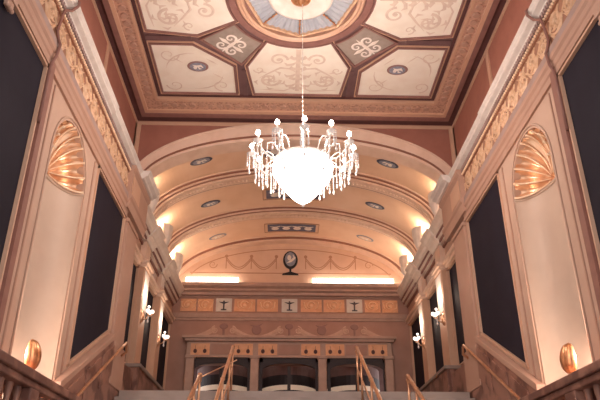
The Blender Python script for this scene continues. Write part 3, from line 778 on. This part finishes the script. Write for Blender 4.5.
# ------------------------------------------------------------------ raised brown streaks following the entablature profile
for s in (-1, 1):
    pts = [(3.62, 8.2), (3.33, 6.80), (3.29, 6.76), (3.30, 6.68), (3.38, 6.6), (3.41, 6.48), (3.43, 6.40), (3.46, 6.1), (3.42, 5.95), (3.38, 5.86), (3.40, 5.66), (3.44, 5.55), (3.45, 5.45), (3.45, 4.6)]
    pts = pts[1:]
    c = MB(); c.tube([(s*a, 7.08 if z < 6.5 else 7.22, z) for i, (a, z) in enumerate(pts)], .022, 8)
    tag(c.build('streak', 'brown', smooth=True), 'brown streak running down over the cornice and frieze of the %s wall' % SIDE[s], 'streak')

# ------------------------------------------------------------------ marble balustrades beside the lower stairs
for s in (-1, 1):
    X = lambda v: s*v
    b = thing('marble_balustrade', 'rose marble balustrade with a thick moulded rail below the %s niche' % SIDE[s], 'balustrade', (X(3.2), 7.5, 0))
    def P_(mb): return mb
    x0, x1 = -.14*s, .14*s
    MB().box(-.17, .17, -2.6, 1.85, 1.40, 1.50).box(-.13, .13, -2.6, 1.85, 1.32, 1.40).build('top_rail', 'marble', b, bevel=.015)
    MB().box(-.12, .12, -2.6, 1.85, .45, .62).build('bottom_rail', 'marble', b, bevel=.015)
    for yy in (-2.4, .1, 1.7):
        MB().box(-.13, .13, yy-.14, yy+.14, .62, 1.32).build('pedestal', 'marble', b, bevel=.01)
    for i in range(15):
        yy = -2.1+i*.25
        if abs(yy-.1) < .2 or yy > 1.5: continue
        MB().lathe([(.05, .62), (.05, .66), (.035, .70), (.07, .85), (.06, .98), (.03, 1.15), (.045, 1.26), (.05, 1.32)], (0, yy, 0), 12).build('baluster', 'marble', b, smooth=True)
    MB().box(-.15, .15, -2.6, 1.9, -1.6, .45).build('plinth', 'marble', b)

# ------------------------------------------------------------------ brass handrails
def zst(y): return ZL+(y-YL)*SL
def curve_rail(name, label, x, ytop, ybot, h, group, tilt=0):
    t = thing(name, label, 'handrail', (x, ytop, zst(ytop)), group)
    H = h
    pts = [(0, .0, H-.10), (0, .03, H-.04), (0, .0, H)]
    n = 10
    for i in range(1, n+1):
        y = (ybot-ytop)*i/n; pts.append((0, y, H+y*SL))
    MB().tube(pts, .032, 10).build('top_rail', 'brass', t, smooth=True)
    MB().tube([(0, y, H-.42+y*SL) for y in [(ybot-ytop)*i/8 for i in range(9)]], .016, 8).build('lower_rail', 'brass', t, smooth=True)
    y = 0.0
    while y > ybot-ytop:
        zz = y*SL
        MB().tube([(0, y, zz+.02), (0, y, zz+H)], .022, 8).ball((0, y, zz+H), .042).build('post', 'brass', t, smooth=True)
        MB().lathe([(.05, 0), (.05, .03), (.025, .05)], (0, y, zz-.02), 12).build('foot', 'brass', t, smooth=True)
        y -= .62 if y > -.5 else 1.3
    return t
curve_rail('handrail', 'tall brass handrail on the stairs, left one of the centre pair', -1.26, 12.95, 7.5, .93, 'tall centre handrails')
curve_rail('handrail', 'tall brass handrail on the stairs, right one of the centre pair', 1.24, 12.95, 7.5, .93, 'tall centre handrails')
lr = curve_rail('handrail', 'shorter brass handrail ending lower on the stairs, left of the tall pair', -1.64, 11.0, 7.2, 1.0, 'outer stair handrails')
MB().tube([(0, 0, .96), (.52, 1.2, 1.52)], .012, 6).build('link_bar', 'brass', lr, smooth=True)
curve_rail('handrail', 'shorter brass handrail ending lower on the stairs, right of the tall pair', 1.86, 11.0, 7.2, 1.0, 'outer stair handrails')
for s in (-1, 1):
    t = thing('wall_handrail', 'slim brass handrail sloping along the marble dado under the %s wall windows' % SIDE[s], 'handrail', (s*3.28, 12.45, 3.05), 'wall handrails')
    pts = [(s*.10, .12, -.22), (0, .10, -.16), (0, .06, -.03), (0, 0, 0)]+[(0, -i*.35, -i*.35*.55) for i in range(1, 12)]
    MB().tube(pts, .026, 10).build('rail', 'brass', t, smooth=True)
    for i in (0, 3, 6, 9):
        y = -.15-i*.35
        MB().tube([(0, y, y*.55-.02), (s*.03, y, y*.55-.09), (s*.12, y, y*.55-.09)], .012, 6).build('bracket', 'brass', t, smooth=True)

# ------------------------------------------------------------------ wall sconces
def sconce(s, y, lab):
    t = thing('wall_sconce', lab, 'wall lamp', (s*3.73, y, 4.43), 'wall sconces between the far windows')
    MB().lathe([(.001, -.16), (.03, -.14), (.06, -.08), (.075, 0), (.06, .08), (.03, .14), (.001, .17)], n=14).build('wall_plate', 'brass', t, smooth=True)
    hub = (-s*.17, .0, .05)
    MB().tube([(0, 0, -.02), (-s*.06, 0, -.07), (-s*.13, 0, -.04), (-s*.17, 0, .04)], .014, 8).ball(hub, .03).build('arm', 'brass', t, smooth=True)
    MB().lathe([(.001, -.2), (.02, -.18), (.025, -.15), (.01, -.12), (.02, -.05), (.015, .0)], hub, 10).build('drop_finial', 'crystal', t, smooth=True)
    for k, (dx, dy) in enumerate(((0, -.10), (0, .10), (-s*.09, 0))):
        p = (hub[0]+dx, hub[1]+dy, hub[2]+.04)
        a = MB().tube([hub, ((hub[0]+p[0])/2, (hub[1]+p[1])/2, hub[2]-.04), (p[0], p[1], p[2]-.02)], .010, 6).build('branch', 'brass', t, smooth=True)
        MB().lathe([(.012, 0), (.036, .01), (.048, .035), (.045, .065), (.03, .085)], p, 14).build('glass_shade', 'globe', t, smooth=True)
    MB().tube([(hub[0], hub[1], .06), (hub[0], hub[1], .24)], .008, 6).build('stem', 'iron', t)
    MB().ball((hub[0], hub[1], .26), .032).build('top_bulb', 'globe', t, smooth=True)
    light('sconce_lamp', 'POINT', (-s*.20, .08, .62), SCONCE_W, (255,226,200), t, .06)
for s in (-1, 1):
    sconce(s, 15.48, 'brass sconce with white glass shades on the %s wall, nearer one' % SIDE[s])
    sconce(s, 17.9, 'brass sconce with white glass shades on the %s wall, farther one' % SIDE[s])

# ------------------------------------------------------------------ cove lamps behind the cornices
for s in (-1, 1):
    for k, yc in enumerate((14.5, 16.75, 18.95)):
        t = thing('shell_uplight', 'white shell shaped uplight on the %s cornice, in the %s vault bay' % (SIDE[s], bn[k]), 'uplight', (s*3.58, yc, 6.76), 'white shell uplights on the cornices')
        u = MB(); g = []
        for j in range(11):
            v = j/10; r = .07+.21*math.sin(PI/2*v)**.8
            g.append([u.bm.verts.new((-s*(r*.75*(1+.05*abs(math.sin(PI*i/36*6)))*math.sin(PI*i/36))+s*.04*v, -r*(1+.05*abs(math.sin(PI*i/36*6)))*math.cos(PI*i/36), -.0+.03+.62*v)) for i in range(37)])
        for j in range(10):
            for i in range(36): u.bm.faces.new((g[j][i], g[j][i+1], g[j+1][i+1], g[j+1][i]))
        u.build('shell_shade', 'white', t, smooth=True)
        MB().lathe([(.09, 0), (.09, .03), (.04, .05)], n=16).build('foot', 'white', t)
        MB().ball((s*.06, 0, .40), .035).build('lamp_bulb', 'globe', t, smooth=True)
        light('uplight_lamp', 'POINT', (s*.05, 0, .58), COVE_W*(.8, 1, 1.5)[k], (255,232,200), t, .05)
for s, x0, x1 in ((-1, -3.5, -1.75), (1, .72, 3.45)):
    t = thing('cove_tube', 'tube light along the lunette base with a glowing strip for wall glare, %s half' % SIDE[s], 'tube light', ((x0+x1)/2, 20.46, 6.93), 'lunette tube lights')
    h = (x1-x0)/2
    MB().box(-h, h, -.03, .03, -.02, .03).build('batten', 'white', t)
    MB().box(-h, h, -.02, .03, .03, .30).build('wall_glow_strip', 'tube', t, bevel=.01)  # glowing strip stands in for the overbright wall above the batten

# small plaster corbels at the top of the near windows
for s in (-1, 1):
    b = MB(); b.box(s*3.42, s*3.5, 5.62, 5.84, 5.36, 5.50); b.box(s*3.44, s*3.5, 5.66, 5.80, 5.26, 5.36)
    for i in range(3): b.ball((s*3.45, 5.67+.06*i, 5.26), .03, 1, 6)
    tag(b.build('corbel', 'rose', bevel=.01), 'small carved corbel at the top edge of the nearest %s window' % SIDE[s], 'corbel')

# ------------------------------------------------------------------ chandelier
CZ = 5.0
ch = thing('chandelier', 'large lit crystal chandelier with twelve candle arms hanging from the ceiling rose', 'chandelier', (0.03, CY, CZ))
lk = MB(); z = .5
while z < 3.58:
    lk.tube([(0, 0, z), (0, 0, z+.095)], .006, 6); lk.ball((0, 0, z+.04), .010, 1.3, 5); z += .09
lk.build('chain', 'white', ch, smooth=True)
bw = MB(); prof = [(.001, -.53), (.05, -.51), (.13, -.45), (.24, -.34), (.36, -.20), (.46, -.06), (.52, .06), (.53, .14), (.50, .20), (.46, .22)]
NS = 40; rings = []
prof = [(.001, -.52), (.07, -.505), (.13, -.46), (.20, -.38), (.29, -.27), (.38, -.15), (.45, -.03), (.48, .06), (.485, .12), (.46, .18), (.42, .21)]
for r, z in prof: rings.append([bw.bm.verts.new((r*(1+.03*(i % 2))*math.cos(2*PI*i/NS), r*(1+.03*(i % 2))*math.sin(2*PI*i/NS), z)) for i in range(NS)])
for A, B in zip(rings, rings[1:]):
    for i in range(NS): bw.bm.faces.new((A[i], A[(i+1) % NS], B[(i+1) % NS], B[i]))
bw.build('crystal_basket', 'bowl', ch)
MB().lathe([(.40, .20), (.48, .20), (.48, .235), (.40, .235), (.40, .20)], n=40).build('basket_rim', 'crystal', ch, smooth=True)
MB().lathe([(.03, .2), (.05, .28), (.09, .34), (.05, .38), (.03, .42), (.05, .46), (.015, .5)], n=16).build('stem', 'crystal', ch, smooth=True)
MB().lathe([(.001, -.60), (.02, -.58), (.03, -.55), (.01, -.52)], n=10).build('bottom_drop', 'crystal', ch, smooth=True)
tw = MB()
for i in range(12):
    a = PI/12+i*PI/6; tw.tube([(.06*math.cos(a), .06*math.sin(a), .40), (.26*math.cos(a), .26*math.sin(a), .28), (.47*math.cos(a), .47*math.sin(a), .22)], .009, 5)
    for q in range(1, 8):
        u = q/8; tw.ball(((.06+.41*u)*math.cos(a), (.06+.41*u)*math.sin(a), .39-.18*u-.03*math.sin(PI*u)), .017, 1.2, 4)
tw.build('crystal_swag', 'crystal', ch, smooth=True)
def drops(mb, x, y, z, n, r=.013):
    for i in range(n): mb.ball((x, y, z-.036*i), r*(.8 if i < n-1 else 1.3), 1.4 if i < n-1 else 2.2, 4)
arm0 = None
arm = MB(); arm.tube([(.38, 0, .20), (.48, 0, .16), (.60, 0, .13), (.70, 0, .18), (.78, 0, .27), (.84, 0, .33)], [.014]*6, 8)
arm.tube([(.43, 0, .22), (.50, 0, .36), (.58, 0, .42), (.66, 0, .38), (.67, 0, .30)], .010, 7)
arm0 = arm.build('arm', 'crystal', ch, smooth=True)
MB().lathe([(.012, -.03), (.03, -.02), (.075, .02), (.08, .03), (.02, .03)], (.84, 0, .34), 16).build('drip_pan', 'crystal', arm0, smooth=True)
MB().lathe([(.016, 0), (.016, .10), (.001, .10)], (.84, 0, .37), 10).build('candle', 'white', arm0)
MB().lathe([(.010, 0), (.034, .02), (.038, .045), (.024, .08), (.001, .10)], (.84, 0, .47), 10).build('bulb', 'bulb', arm0, smooth=True)
p = MB(); drops(p, .76, .0, .22, 9, .014); p.build('pendant', 'crystal', arm0, smooth=True)
for k in range(6):
    a = PI/3*k; p = MB(); drops(p, .84+.068*math.cos(a), .068*math.sin(a), .34, 9 if k % 2 else 6, .014); p.build('pendant', 'crystal', arm0, smooth=True)
p = MB(); drops(p, .67, 0, .28, 10, .014); p.build('pendant', 'crystal', arm0, smooth=True)
p = MB(); drops(p, .60, 0, .11, 9, .014); p.build('pendant', 'crystal', arm0, smooth=True)
arm0.rotation_euler.z = -PI/2
for k in range(1, 12):
    c = copy_tree(arm0, ch); c.rotation_euler.z = -PI/2+k*PI/6
light('chandelier_lamp', 'POINT', (0, 0, .80), CHAND_W, (255,236,224), ch, .15)
